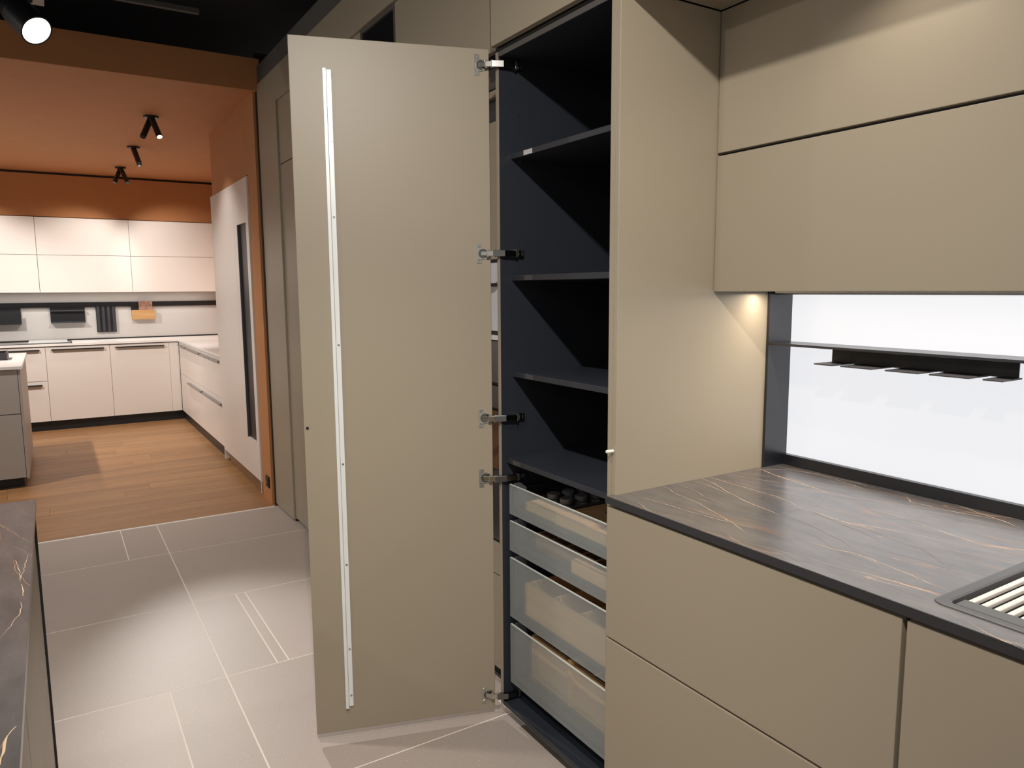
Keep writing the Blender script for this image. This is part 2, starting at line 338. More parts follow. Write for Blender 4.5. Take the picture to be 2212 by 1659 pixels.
# door
door = box('door', TAUPE, tc, 0, .602, -.020, 0, .027, 2.221, .0014, D)
boxes('straightening_rail', ALU, door, [(.4965, .5065, .0002, .011, .108, 2.131)], .0008, D)
boxes('screw_strip', ALU, door, [(.4815, .4955, .0002, .006, .114, 2.128)], .0006, D)
for zz in (2.086, 1.925, 1.699, 1.31, .932, .60, .313, .151):
    tube('screw', SCREW, door, D(Vector((.4880, .0055, zz))), D(Vector((.4880, .0075, zz))), .0042, 14, .003)
tube('door_bumper', BLACK, door, D(Vector((.592, 0, 1.053))), D(Vector((.592, .003, 1.053))), .0045, 14, bev=.0008)
tube('push_latch_peg', WPLAST, tc, (-.010, 0, 1.052), (-.013, -.022, 1.052), .0045, 14, bev=.0008)
for zz in (2.172, 1.593, 1.057, .854, .082):
    bm = bmesh.new()
    add_box(bm, .031, .047, .0002, .0022, zz-.031, zz+.031, .0006, D)
    add_tube(bm, D(Vector((.026, .0003, zz))), D(Vector((.026, .0028, zz))), .0185, 24)
    h = finish('hinge', bm, CHROME, tc)
    for s in (-1, 1): tube('screw', SCREW, h, D(Vector((.039, .0020, zz+s*.022))), D(Vector((.039, .0036, zz+s*.022))), .0048, 12, .0035)
    tube('cup', STEELD, h, D(Vector((.026, .0028, zz))), D(Vector((.026, .0034, zz))), .0150, 24)
    a = D(Vector((.032, .004, zz))); b = D(Vector((.012, .014, zz))); c = Vector((-.588, -.020, zz)); d = Vector((-.572, .012, zz))
    bm = bmesh.new()
    add_bar(bm, a, b, .014, .006); add_bar(bm, b-(c-b)*.06, c, .017, .010)
    add_tube(bm, b-Vector((0, 0, .011)), b+Vector((0, 0, .011)), .0045, 12)
    finish('link_arm', bm, CHROME, h)
    bm = bmesh.new()
    add_bar(bm, c-(d-c)*.1, d, .020, .013); add_bar(bm, d-(d-c)*.15, Vector((-.571, .052, zz)), .018, .015)
    finish('hinge_arm', bm, STEELD, h)
    bm = bmesh.new()
    add_tube(bm, c-Vector((0, 0, .0115)), c+Vector((0, 0, .0115)), .0055, 12)
    finish('pivot_pin', bm, CHROME, h)
    box('clip', CHROME, h, -.5845, -.5625, .050, .0535, zz-.0125, zz+.0125, .0005)
    box('clip', CHROME, h, -.5845, -.5655, .0565, .0585, zz-.0105, zz+.0105, .0005)
    bm = bmesh.new()
    add_box(bm, -.5858, -.5715, .0535, .0835, zz-.010, zz+.010, .001)
    m_ = finish('mounting_plate', bm, STEELD, h)
    tube('screw', CHROME, h, (-.5718, .066, zz), (-.5695, .066, zz), .0055, 14, .004)
    box('release_lever', SCREW, h, -.5730, -.5705, .0745, .0825, zz-.0075, zz+.0075, .0004)
# drawers
DR = [(.731, .832), (.604, .706), (.370, .578), (.132, .342)]
for i, (a, b) in enumerate(DR):
    hgt = b-a
    dr = boxes('drawer', ANTH, tc, [(-.560, -.045, .034, .52, a+.012, a+.026), (-.560, -.045, .508, .52, a+.026, b-.02)], .001)
    box('glass_front', FROST, dr, -.5715, -.037, .020, .028, a, b, .0015)
    box('lit_edge_line', GEDGE, dr, -.570, -.0385, .0208, .0272, b+.0001, b+.0016, .0003)
    box('side_rail', ANTH, dr, -.574, -.561, .036, .52, a+.010, b-.014, .002)
    box('side_rail', ANTH, dr, -.044, -.0355, .036, .52, a+.010, b-.014, .002)
    for xs in (-.556, -.056):
        bm = bmesh.new()
        vs = [(xs, .030, a+.03), (xs, .030, b+.006), (xs, .052, b+.006), (xs, .075, b-.012), (xs, .075, a+.03)]
        lo = [bm.verts.new(v) for v in vs]; hi = [bm.verts.new((v[0]+.008, v[1], v[2])) for v in vs]
        bm.faces.new(lo); bm.faces.new(hi[::-1])
        for q in range(5): bm.faces.new((lo[q], lo[(q+1) % 5], hi[(q+1) % 5], hi[q]))
        finish('front_bracket', bm, SINKM, dr)
    # runner gap bar under each drawer
    box('runner', BLACK, dr, -.580, -.5745, .04, .50, a-.004, a+.010, 0)

# contents of the drawers
def tray(name, label, mat, x0, x1, y0, y1, z0, z1, t=.006, div=()):
    r = thing(name, label, 'organizer', ((x0+x1)/2, (y0+y1)/2, z0))
    box('base', mat, r, x0, x1, y0, y1, z0, z0+t, .0006)
    box('wall', mat, r, x0, x1, y0, y0+t, z0+t, z1, .0006); box('wall', mat, r, x0, x1, y1-t, y1, z0+t, z1, .0006)
    box('wall', mat, r, x0, x0+t, y0+t, y1-t, z0+t, z1, .0006); box('wall', mat, r, x1-t, x1, y0+t, y1-t, z0+t, z1, .0006)
    for xx in div: box('divider', mat, r, xx-t/2, xx+t/2, y0+t, y1-t, z0+t, z1-.004, .0006)
    return r
zb = .731+.027
tray('spice_organizer', 'dark grey slate box holding the spice jars in the top drawer', SINKM, -.505, -.343, .092, .44, zb, zb+.038)
wo = tray('wooden_organizer', 'pale oak box with finger hole in the top drawer beside the jars', OAKBOX, -.338, -.050, .040, .49, zb, zb+.030, .010, (-.20,))
box('cover_board', OAKBOX, wo, -.327, -.205, .052, .30, zb+.020, zb+.028, .001)
tube('finger_hole', BLACK, wo, (-.262, .19, zb+.0281), (-.262, .19, zb+.0287), .008, 16)
tag(box('wooden_block', OAKBOX, None, -.500, -.345, .040, .090, zb, zb+.030, .002), 'oak block lying behind the frosted front of the top drawer', 'block')
n = 0
words = {(0, 0): 'front left', (1, 0): 'front right', (0, 1): 'middle left', (1, 1): 'middle right', (0, 2): 'back left', (1, 2): 'back right'}
for ix, jx in enumerate((-.460, -.390)):
    for iy, jy in enumerate((.124, .184, .244)):
        j = thing('spice_jar', 'grey-lidded spice jar, '+words[(ix, iy)]+' of the six in the slate box', 'jar', (jx, jy, zb+.007), 'spice jars in the top drawer')
        tube('glass', JARM, j, (jx, jy, zb+.007), (jx, jy, zb+.036), .0215, 24, bev=.002)
        l = tube('lid', LIDM, j, (jx, jy, zb+.0375), (jx, jy, zb+.055), .0215, 28, bev=.0015)
        tube('ring', CHROME, j, (jx, jy, zb+.036), (jx, jy, zb+.0375), .0225, 28)
zb = .604+.027
tray('wooden_organizer', 'walnut-brown divided tray in the second drawer', OAKDARK, -.47, -.16, .060, .49, zb, zb+.055, .010, (-.40, -.32, -.24))
tag(box('wooden_block', OAKBOX, None, -.245, -.050, .036, .056, zb, zb+.040, .001), 'oak strip behind the right end of the second glass front', 'block')
zb = .370+.027
tray('wooden_organizer', 'tall oak box filling the third drawer behind the frosted glass', OAKBOX, -.505, -.050, .040, .49, zb, zb+.110, .010, (-.36, -.22))
zb = .132+.027
wo = tray('wooden_organizer', 'oak crate with dividers filling the bottom drawer', OAKBOX, -.52, -.050, .075, .49, zb, zb+.15, .010, (-.38, -.30, -.2))
box('upright_board', OAKBOX, wo, -.292, -.275, .060, .46, zb+.0105, zb+.165, .001)

# ------------------------------------------------------------------ recessed tall run beyond the open door
fr = thing('tall_cabinet', 'taupe fridge housing with flap above tall door at the far end of the run', 'cabinet', (-2.6, .35, .023))
box('body', ANTH, fr, -3.185, -2.001, .034, .68, .06, 2.60, 0)
box('door', TAUPE, fr, -3.187, -2.602, .012, .032, .024, 2.236, .001)
box('door', TAUPE, fr, -2.598, -2.001, .012, .032, .024, 2.236, .001)
box('flap', TAUPE, fr, -3.187, -2.602, .012, .032, 2.242, 2.611, .001)
box('flap', TAUPE, fr, -2.598, -2.001, .012, .032, 2.242, 2.611, .001)
box('plinth', BLACK, fr, -3.187, -2.001, .036, .05, 0, .058, 0)
ap = thing('appliance_cabinet', 'recessed taupe housing with built-in appliances behind the open door', 'cabinet', (-1.3, .4, .08))
box('body', ANTH, ap, -1.998, -.604, .107, .68, .08, 2.60, 0)
box('top_panel', TAUPE, ap, -1.402, -.604, .012, .032, 2.226, 2.611, .001)
box('flap', GREYP, ap, -1.560, -.604, .086, .106, 2.15, 2.235, .001)
gd = boxes('glass_door_frame', GREYP, ap, [(-1.790, -1.776, .012, .032, 2.30, 2.611), (-1.420, -1.406, .012, .032, 2.30, 2.611), (-1.7759, -1.4201, .012, .032, 2.597, 2.611), (-1.7759, -1.4201, .012, .032, 2.30, 2.314)], .0006)
box('pane', GLASSB, gd, -1.7759, -1.4201, .020, .026, 2.3141, 2.5969, 0)
box('upper_body', ANTH, ap, -1.998, -.604, .033, .1065, 2.24, 2.60, 0)
box('upper_panel', TAUPE, ap, -1.998, -1.794, .012, .032, 2.300, 2.611, .001)
box('trim_strip', TAUPE, ap, -1.560, -.604, .086, .106, 2.123, 2.146, .001)
box('panel', TAUPE, ap, -1.560, -.604, .086, .106, 1.582, 2.043, .001)
tube('button', WPLAST, ap, (-.798, .085, 2.152), (-.798, .070, 2.152), .008, 14, bev=.001)
box('drawer_front', TAUPE, ap, -1.560, -.604, .086, .106, .440, .558, .001)
box('drawer_front', TAUPE, ap, -1.560, -.604, .086, .106, .075, .435, .001)
box('plinth', BLACK, ap, -1.998, -.604, .135, .15, 0, .079, 0)
box('panel', TAUPE, ap, -1.996, -1.564, .086, .106, .075, 2.146, .001)
ov = thing('oven', 'built-in oven with pale reflections put into its front colour, seen through the hinge gap', 'oven', (-1.08, .2, 1.052))
box('door_glass', PALEREFL, ov, -1.558, -.606, .086, .105, 1.333, 1.488, .001)
box('control_panel', PALEREFL, ov, -1.558, -.606, .086, .105, 1.500, 1.570, .001)
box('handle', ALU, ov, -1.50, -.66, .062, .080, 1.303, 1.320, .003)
box('handle_mount', BLACK, ov, -1.558, -.606, .088, .105, 1.300, 1.332, .001)
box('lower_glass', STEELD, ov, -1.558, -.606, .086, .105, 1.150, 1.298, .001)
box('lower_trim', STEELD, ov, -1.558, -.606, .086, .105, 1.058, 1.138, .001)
ws = thing('warming_drawer', 'black glass appliance front with a bronze reflection coloured in, below the oven', 'appliance', (-1.08, .2, .57))
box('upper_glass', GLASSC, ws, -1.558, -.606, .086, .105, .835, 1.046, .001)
box('lower_glass', GLASSB, ws, -1.558, -.606, .086, .105, .572, .833, .001)

# ------------------------------------------------------------------ base cabinets and worktop of the near run
bc = thing('base_cabinet', 'taupe handleless base cabinet with two deep drawers beside the tall cabinet', 'cabinet', (.40, .3, .045))
box('body', ANTH, bc, .003, .799, .002, .60, .045, .905, 0)
box('drawer_front', TAUPE, bc, -.010, .7965, -.020, 0, .543, .906, .0014)
box('drawer_front', TAUPE, bc, -.010, .7965, -.020, 0, .050, .537, .0014)
box('plinth', BLACK, bc, .003, .799, .06, .075, 0, .044, 0)
sk = thing('base_cabinet', 'taupe sink base cabinet with one tall plain front at the right edge', 'cabinet', (1.2, .3, .045))
box('body', ANTH, sk, .803, 1.60, .002, .60, .045, .70, 0)
box('door', TAUPE, sk, .8055, 1.60, -.020, 0, .050, .906, .0014)
box('plinth', BLACK, sk, .803, 1.60, .06, .075, 0, .044, 0)
def slab(name, mat, outer, hole, z0, z1, parent=None, bev=0):
    bm = bmesh.new(); es = []
    for pts in ([outer] if not hole else [outer, hole]):
        vs = [bm.verts.new((px, py, z1)) for px, py in pts]
        for i in range(len(vs)): es.append(bm.edges.new((vs[i], vs[(i+1) % len(vs)])))
    bmesh.ops.triangle_fill(bm, use_beauty=True, use_dissolve=False, edges=es)
    r = bmesh.ops.extrude_face_region(bm, geom=bm.faces[:])
    for v in r['geom']:
        if isinstance(v, bmesh.types.BMVert): v.co.z = z0
    return finish(name, bm, mat, parent)
wt = thing('worktop', 'dark veined stone-look worktop with charcoal edge beside the lit splashback', 'worktop', (.9, .33, .914))
slab('slab', STONE, [(-.008, -.0245), (1.90, -.0245), (1.90, .690), (.0005, .690), (.0005, -.0005), (-.008, -.0005)], rrect(.818, 1.357, .030, .457, .018), .9145, .934, wt)
box('front_edge', CHAR, wt, -.010, 1.90, -.0262, -.0246, .9145, .9336, .0003)
# copper veins of the stone: traced on the worktop surface
def on_top(x, y, z=.9342):
    d = fw+r2*((x-1106)/F_PX)-u2*((y-829.5)/F_PX); t = (z-CAM.z)/d.z
    return CAM+d*t
def veins_mesh(name, mat, lines, parent, seed):
    rnd = random.Random(seed); bm = bmesh.new()
    for w, pts in lines:
        P = [on_top(*p) for p in pts]; Q = []
        for a, b in zip(P, P[1:]):
            n = max(2, int((b-a).length/.012))
            for k in range(n):
                q = a.lerp(b, k/n); jit = .0016
                Q.append(Vector((q.x+rnd.uniform(-jit, jit), q.y+rnd.uniform(-jit, jit), q.z)))
        Q.append(P[-1]); prev = None; m = len(Q)
        for k, q in enumerate(Q):
            t = (Q[min(k+1, m-1)]-Q[max(k-1, 0)]); t.z = 0; t.normalize(); nn = Vector((-t.y, t.x, 0))
            ww = w*rnd.uniform(.25, .75)*(.35+.65*min(1, min(k, m-1-k)/4))
            cur = (bm.verts.new(q+nn*ww/2), bm.verts.new(q-nn*ww/2))
            if prev: bm.faces.new((prev[0], prev[1], cur[1], cur[0]))
            prev = cur
    o = finish(name, bm, mat, parent); o['kind'] = 'stuff'; return o
def cA(*p): return [(1380+x/4.254, 980+y/4.254) for x, y in p]
def cB(*p): return [(1300+x/2.4254, 960+y/2.4254) for x, y in p]
def cC(*p): return [(x/2.77, 1060+y/2.77) for x, y in p]
veins_mesh('copper_vein', VEIN, [
    (.0020, cA((0, 395), (130, 430), (270, 470), (430, 520), (620, 575), (850, 635), (1060, 683))),
    (.0022, cA((230, 300), (380, 385), (560, 460), (680, 530), (870, 640), (1000, 738))),
    (.0030, cA((580, 225), (690, 275), (800, 340), (935, 415), (1060, 470), (1180, 515), (1290, 562))),
    (.0024, cA((640, 212), (830, 270), (1060, 335), (1250, 390), (1400, 445), (1500, 505))),
    (.0022, cA((480, 245), (620, 285), (720, 325), (820, 372))),
    (.0022, cA((815, 185), (960, 215), (1120, 240), (1310, 268))),
    (.0022, cA((970, 150), (1250, 145), (1480, 138))),
    (.0045, cA((1085, 125), (1140, 150), (1260, 200), (1400, 245), (1600, 310), (1740, 360))),
    (.0030, cA((1240, 100), (1330, 130), (1450, 155), (1640, 190), (1800, 235), (1950, 280), (2090, 335))),
    (.0024, cA((1400, 150), (1560, 175), (1650, 185), (1800, 220), (2070, 285), (2090, 300), (2200, 320))),
    (.0026, cA((0, 450), (90, 525), (150, 545))), (.0014, cA((150, 545), (300, 575), (500, 625))),
    (.0014, cA((350, 280), (500, 330), (590, 385), (720, 440), (770, 468))),
    (.0034, cA((1500, 510), (1640, 540), (1800, 600), (1950, 650), (2100, 685), (2170, 700))),
    (.0026, cA((1490, 785), (1620, 830), (1800, 880), (1950, 910), (2100, 960), (2212, 1020))),
    (.0026, cB((1290, 555), (1420, 605), (1560, 660), (1700, 720), (1830, 775))),
    (.0022, cB((1400, 335), (1560, 380), (1750, 445), (1900, 495), (2050, 545), (2212, 585))),
    (.0028, cB((1920, 930), (2040, 1000), (2150, 1050), (2212, 1075))), (.0020, cB((1820, 885), (1870, 910))),
    (.0030, cB((1820, 300), (1950, 350), (2100, 400), (2200, 440))),
    (.0022, cB((1590, 265), (1620, 300), (1800, 345), (1950, 370), (2100, 400))),
    (.0018, cA((820, 735), (850, 770), (930, 820), (970, 850)))], wt, 3)
veins_mesh('brown_vein', VEINB, [
    (.0018, cA((1280, 895), (1450, 985), (1640, 1095))), (.0014, cA((1450, 990), (1600, 992), (1740, 985))),
    (.0016, cA((1340, 265), (1520, 305), (1640, 320), (1850, 355), (1960, 385))),
    (.0014, cA((1300, 600), (1420, 525), (1640, 480), (1690, 420))),
    (.0018, cA((1380, 590), (1560, 650), (1760, 750), (1870, 800), (1960, 870))),
    (.0018, cA((1560, 525), (1800, 620), (2000, 700), (2212, 800))),
    (.0014, cB((1480, 560), (1650, 600), (1780, 640), (1830, 650))), (.0014, cB((1330, 420), (1500, 490), (1700, 560), (1790, 630))),
    (.0014, cB((1100, 470), (1240, 560), (1400, 620)))], wt, 5)
# sink
sn = thing('sink', 'dark grey composite sink set into the veined worktop', 'sink', (1.08, .24, .74))
bm = bmesh.new(); prev = None
for ins, z in ((0, .9335), (.0015, .9358), (.006, .9364), (.019, .9362), (.0225, .934), (.0235, .922), (.029, .9205), (.036, .9190), (.038, .912), (.042, .78), (.06, .745)):
    ring = [bm.verts.new((px, py, z)) for px, py in rrect(.815+ins, 1.360-ins, .0265+ins, .460-ins, max(.006, .022-ins*.35))]
    if prev:
        for i in range(len(ring)): bm.faces.new((prev[i], prev[(i+1) % len(ring)], ring[(i+1) % len(ring)], ring[i]))
    prev = ring
bm.faces.new(prev); finish('basin', bm, SINKM, sn)
tube('drain', CHROME, sn, (1.08, .24, .7455), (1.08, .24, .748), .045, 24, bev=.001)
rk = thing('drying_rack', 'roll-up draining rack of pale rods lying over the sink', 'rack', (1.02, .24, .921))
box('end_bar', RUBBER, rk, .846, 1.235, .0520, .0860, .9215, .9345, .002)
box('end_bar', RUBBER, rk, .846, 1.235, .400, .434, .9215, .9345, .002)
rod0 = None
for i in range(18):
    xr = .8550+i*.0205
    if rod0 is None:
        rod0 = box('rod', ROD, rk, xr-.005, xr+.005, .0845, .4015, .9245, .9335, .002)
    else:
        c = rod0.copy(); COL.objects.link(c); c.parent = rk; c.location = rod0.location+Vector((i*.0205, 0, 0))

# ------------------------------------------------------------------ lit niche
nf = thing('niche_frame', 'black metal niche frame with thin shelf around the lit splashback', 'frame', (.9, .63, .934))
box('side', FRAME, nf, .0005, .0095, .577, .679, .9345, 1.4665, .0006)
box('bottom_rail', FRAME, nf, .0096, 1.90, .660, .679, .9345, .9665, .0006)
box('top_rail', FRAME, nf, .0096, 1.90, .600, .679, 1.458, 1.4665, .0004)
box('shelf', FRAME, nf, .0096, 1.90, .577, .679, 1.3085, 1.3155, .0006)
lp = tag(box('light_panel', BACKLIT, None, .0096, 1.90, .6795, .689, .9345, 1.4665, 0), 'backlit white glass splashback behind the black niche shelf', 'light panel')
gr = thing('stemware_rack', 'black hanging stemware rack with five flat tabs under the niche shelf', 'rack', (.42, .6, 1.265))
box('back_plate', BLACK, gr, .178, .660, .643, .646, 1.2665, 1.3080, .0004)
for a, b in ((.184, .242), (.265, .356), (.391, .477), (.503, .596), (.625, .668)):
    box('tab', CHAR, gr, a, b, .553, .6425, 1.2655, 1.2692, .0007)

# ------------------------------------------------------------------ wall cabinets
wc = thing('wall_cabinet', 'taupe wall cabinet with two stacked flap fronts above the lit niche', 'cabinet', (.95, .5, 1.468))
box('body', ANTH, wc, .003, 1.90, .366, .689, 1.4685, 2.214, 0)
box('flap', TAUPE, wc, .003, 1.90, .3455, .3655, 1.4685, 1.8365, .0014)
box('flap', TAUPE, wc, .003, 1.90, .3455, .3655, 1.8445, 2.213, .0014)
lb = box('light_strip', WPLAST, wc, .02, 1.90, .585, .600, 1.462, 1.4684, .0005)

# ------------------------------------------------------------------ island in the left foreground
it = thing('worktop', 'dark veined worktop of the island at the lower left', 'worktop', (.15, -1.75, .914))
box('slab', STONE, it, -.812, 1.105, -2.30, -1.3085, .915, .934, .0006)
veins_mesh('copper_vein', VEIN, [(.0020, cC((172, 380), (155, 430), (120, 545))), (.0045, cC((130, 560), (140, 630))),
    (.0022, cC((80, 430), (95, 415), (105, 460), (120, 500), (120, 540))), (.0020, cC((128, 660), (125, 730), (60, 810), (5, 875))),
    (.0060, cC((100, 1410), (50, 1470), (20, 1560), (0, 1640))), (.0030, cC((50, 1465), (0, 1540))), (.0016, cC((30, 245), (60, 220)))], it, 7)
def island_unit(x0, x1, label):
    u = thing('base_cabinet', label, 'cabinet', ((x0+x1)/2, -1.75, .05))
    box('body', ANTH, u, x0+.002, x1-.002, -2.28, -1.345, .05, .913, 0)
    box('top_strip', TAUPE_IN, u, x0+.002, x1-.002, -1.3445, -1.3165, .900, .9145, .0006)
    box('drawer_front', TAUPE, u, x0+.003, x1-.003, -1.338, -1.318, .520, .872, .001)
    box('drawer_front', TAUPE, u, x0+.003, x1-.003, -1.338, -1.318, .060, .512, .001)
    box('plinth', BLACK, u, x0+.002, x1-.002, -1.40, -1.385, 0, .05, 0)
    return u
u = island_unit(-.790, .147, 'taupe island base cabinet at its far end below the dark worktop')
box('end_strip', BLACK, u, -.811, -.791, -2.28, -1.3125, 0, .914, .0005)
island_unit(.151, 1.10, 'taupe island base cabinet nearest the lower left corner')

# ------------------------------------------------------------------ white kitchen: back run
XF = -7.77
def handle_y(parent, y0, y1, z): return box('handle', BLACK, parent, XF, XF+.030, y0, y1, z-.006, z+.006, .001)
b1 = thing('base_cabinet', 'cream white base cabinet with dark bar handle next to the corner filler', 'cabinet', (-8.05, -.41, .1))
box('body', ANTH, b1, -8.38, XF-.021, -.71, -.114, .10, .905, 0)
d = box('door', WHITE, b1, XF-.02, XF, -.7095, -.1145, .106, .902, .001); handle_y(d, -.657, -.165, .870)
b2 = thing('base_cabinet', 'cream white base cabinet with dark bar handle in the middle of the back run', 'cabinet', (-8.05, -1.01, .1))
box('body', ANTH, b2, -8.38, XF-.021, -1.312, -.712, .10, .905, 0)
d = box('door', WHITE, b2, XF-.02, XF, -1.3115, -.7125, .106, .902, .001); handle_y(d, -1.258, -.766, .870)
b3 = thing('base_cabinet', 'cream white drawer cabinet with two short handles beside the grey island', 'cabinet', (-8.05, -1.6, .1))
box('body', ANTH, b3, -8.38, XF-.021, -1.914, -1.314, .10, .905, 0)
for z0, z1, zh in ((.541, .902, .870), (.106, .536, .497)):
    d = box('drawer_front', WHITE, b3, XF-.02, XF, -1.9135, -1.3145, z0, z1, .001); handle_y(d, -1.86, -1.365, zh)
b4 = thing('base_cabinet', 'cream white base cabinet hidden mostly by the grey island', 'cabinet', (-8.05, -2.4, .1))
box('body', ANTH, b4, -8.38, XF-.021, -2.9, -1.916, .10, .905, 0); box('door', WHITE, b4, XF-.02, XF, -2.9, -1.9165, .106, .902, .001)
tag(box('corner_filler', WHITE, None, XF-.02, XF, -.1125, -.012, .106, .902, .001), 'narrow cream filler panel in the corner of the white kitchen', 'filler')
tag(box('plinth', BLACK, None, -7.825, -7.812, -2.9, .012, 0, .1035, 0), 'black plinth under the white back run', 'plinth')
# right run
YF = -.010
def handle_x(parent, x0, x1, z): return box('handle', STEELD, parent, x0, x1, YF-.030, YF, z-.006, z+.006, .001)
tag(box('plinth', BLACK, None, -7.81, -5.262, .012, .025, 0, .1035, 0), 'black plinth under the white run on the right', 'plinth')
c1 = thing('base_cabinet', 'narrow cream base cabinet next to the inner corner on the right run', 'cabinet', (-7.45, .28, .1))
box('body', ANTH, c1, -7.74, -7.165, YF+.021, .57, .10, .905, 0)
d = box('drawer_front', WHITE, c1, -7.748, -7.163, YF, YF+.02, .541, .902, .001); handle_x(d, -7.69, -7.17, .868)
d = box('drawer_front', WHITE, c1, -7.748, -7.163, YF, YF+.02, .106, .536, .001)
c2 = thing('base_cabinet', 'wide cream drawer cabinet in the middle of the right run', 'cabinet', (-6.7, .28, .1))
box('body', ANTH, c2, -7.161, -6.263, YF+.021, .57, .10, .905, 0)
for z0, z1, zh in ((.541, .902, .868), (.106, .536, .490)):
    d = box('drawer_front', WHITE, c2, -7.160, -6.264, YF, YF+.02, z0, z1, .001); handle_x(d, -7.13, -6.285, zh)
c3 = thing('base_cabinet', 'wide cream drawer cabinet against the white tall housing', 'cabinet', (-5.75, .28, .1))
box('body', ANTH, c3, -6.259, -5.262, YF+.021, .57, .10, .905, 0)
for z0, z1, zh in ((.541, .902, .868), (.106, .536, .490)):
    d = box('drawer_front', WHITE, c3, -6.258, -5.263, YF, YF+.02, z0, z1, .001); handle_x(d, -6.23, -5.30, zh)
slabw = slab('white_worktop', WTOP, [(-8.383, -2.9), (-7.755, -2.9), (-7.755, -.025), (-5.262, -.025), (-5.262, .575), (-8.383, .575)], None, .909, .930)
tag(slabw, 'white L-shaped worktop of the far kitchen', 'worktop')
tag(box('black_joint', BLACK, None, -8.384, -8.372, -2.9, .575, .931, .945, 0), 'thin black seal strip where white worktop meets splashback', 'seal')
# tall white housing
tw = thing('tall_cabinet', 'cream white tall housing with a dark upright glass strip', 'cabinet', (-4.5, .28, .02))
box('body', ANTH, tw, -5.24, -3.912, -.0085, .57, .10, 2.255, 0)
box('side_panel', WHITE, tw, -5.258, -5.241, -.028, .57, .020, 2.262, .001)
box('door', WHITE, tw, -5.240, -4.392, -.029, -.009, .106, 2.262, .001)
boxes('panel', WHITE, tw, [(-4.389, -4.290, -.029, -.009, .106, 2.262), (-4.000, -3.912, -.029, -.009, .106, 2.262), (-4.2899, -4.0001, -.029, -.009, 1.958, 2.262), (-4.2899, -4.0001, -.029, -.009, .106, .378)], .0)
box('glass_strip', BLACK, tw, -4.289, -4.001, -.0115, -.0088, .379, 1.957, 0)
box('recess_edge', SINKM, tw, -4.289, -4.281, -.028, -.0117, .379, 1.957, 0)
box('plinth', OAKDARK, tw, -5.24, -3.912, .012, .025, 0, .10, 0)
box('end_panel', WHITE, tw, -3.925, -3.912, -.031, -.0292, .02, 2.262, .0005)
# white wall cabinets
for i, (a, b, t_) in enumerate(((-.4185, .4705, 'rightmost'), (-1.3145, -.4205, 'middle'), (-2.21, -1.3165, 'left-hand, picture-edge'))):
    uo = thing('wall_cabinet', 'cream wall cabinet with two stacked fronts, '+t_+' of the white row', 'cabinet', (-8.2, (a+b)/2, 1.475), 'white wall cabinets')
    box('body', WHITE, uo, -8.38, -8.041, a, b, 1.476, 2.276, 0)
    box('flap', WHITE, uo, -8.040, -8.02, a+.001, b-.001, 1.475, 1.8755, .001)
    box('flap', WHITE, uo, -8.040, -8.02, a+.001, b-.001, 1.8795, 2.277, .001)
tag(box('filler_panel', WHITE, None, -8.38, -8.022, .473, .56, 1.475, 2.277, .001), 'slim cream filler right of the white wall cabinets', 'filler')
# rail and accessories
tag(box('wall_rail', BLACK, None, -8.384, -8.370, -2.9, .553, 1.306, 1.362, .001), 'black rail running along the pale splashback', 'rail')
XR = -8.369
h1 = thing('hanging_box', 'black box hanging on the rail at the left picture edge', 'holder', (XR, -1.7, 1.13))
boxes('box', BLACK, h1, [(XR, XR+.012, -1.90, -1.515, 1.128, 1.34), (XR+.012, XR+.10, -1.90, -1.515, 1.128, 1.14), (XR+.095, XR+.10, -1.90, -1.515, 1.14, 1.26)], .0008)
h2 = thing('hanging_shelf', 'black two-tier hanging shelf left of the ribbed holder', 'holder', (XR, -1.07, 1.13))
boxes('back', BLACK, h2, [(XR, XR+.010, -1.24, -.90, 1.132, 1.34)], .0008)
box('tier', CHAR, h2, XR+.010, XR+.06, -1.24, -.90, 1.262, 1.274, .001); box('tier', CHAR, h2, XR+.010, XR+.08, -1.24, -.90, 1.132, 1.146, .001)
h3 = thing('knife_holder', 'black ribbed upright holder on the rail', 'holder', (XR, -.69, 1.01))
box('back', BLACK, h3, XR, XR+.012, -.79, -.589, 1.013, 1.34, .0008)
for yy in (-.775, -.722, -.669, -.616): box('rib', CHAR, h3, XR+.012, XR+.035, yy-.008, yy+.020, 1.02, 1.31, .002)
h4 = thing('oak_holder', 'small oak tray on a black bracket hanging from the rail', 'holder', (XR, -.3, 1.15))
box('bracket', BLACK, h4, XR, XR+.008, -.423, -.197, 1.25, 1.34, .0008)
boxes('tray', OAKTRAY, h4, [(XR, XR+.008, -.423, -.178, 1.151, 1.262), (XR+.060, XR+.070, -.423, -.178, 1.151, 1.262), (XR+.008, XR+.060, -.423, -.178, 1.151, 1.163)], .001)
tag(box('picture_card', COPPER, None, XR+.030, XR+.036, -.343, -.197, 1.164, 1.366, .0005), 'copper-brown printed card standing in the oak tray', 'card')
# hob and board
hb = thing('hob', 'black glass hob on the white worktop at the left edge', 'hob', (-8.07, -1.6, .9305))
box('glass', GLASSB, hb, -8.30, -7.84, -2.2, -1.07, .9305, .936, .001)
box('rim', CHAR, hb, -8.302, -7.838, -1.0695, -1.060, .9305, .937, .0005)
tag(box('cutting_board', plain('pale_glass_board', (.72, .76, .76), .15), None, -8.26, -7.88, -1.46, -1.10, .9365, .950, .002), 'pale glass board lying on the black hob', 'board')
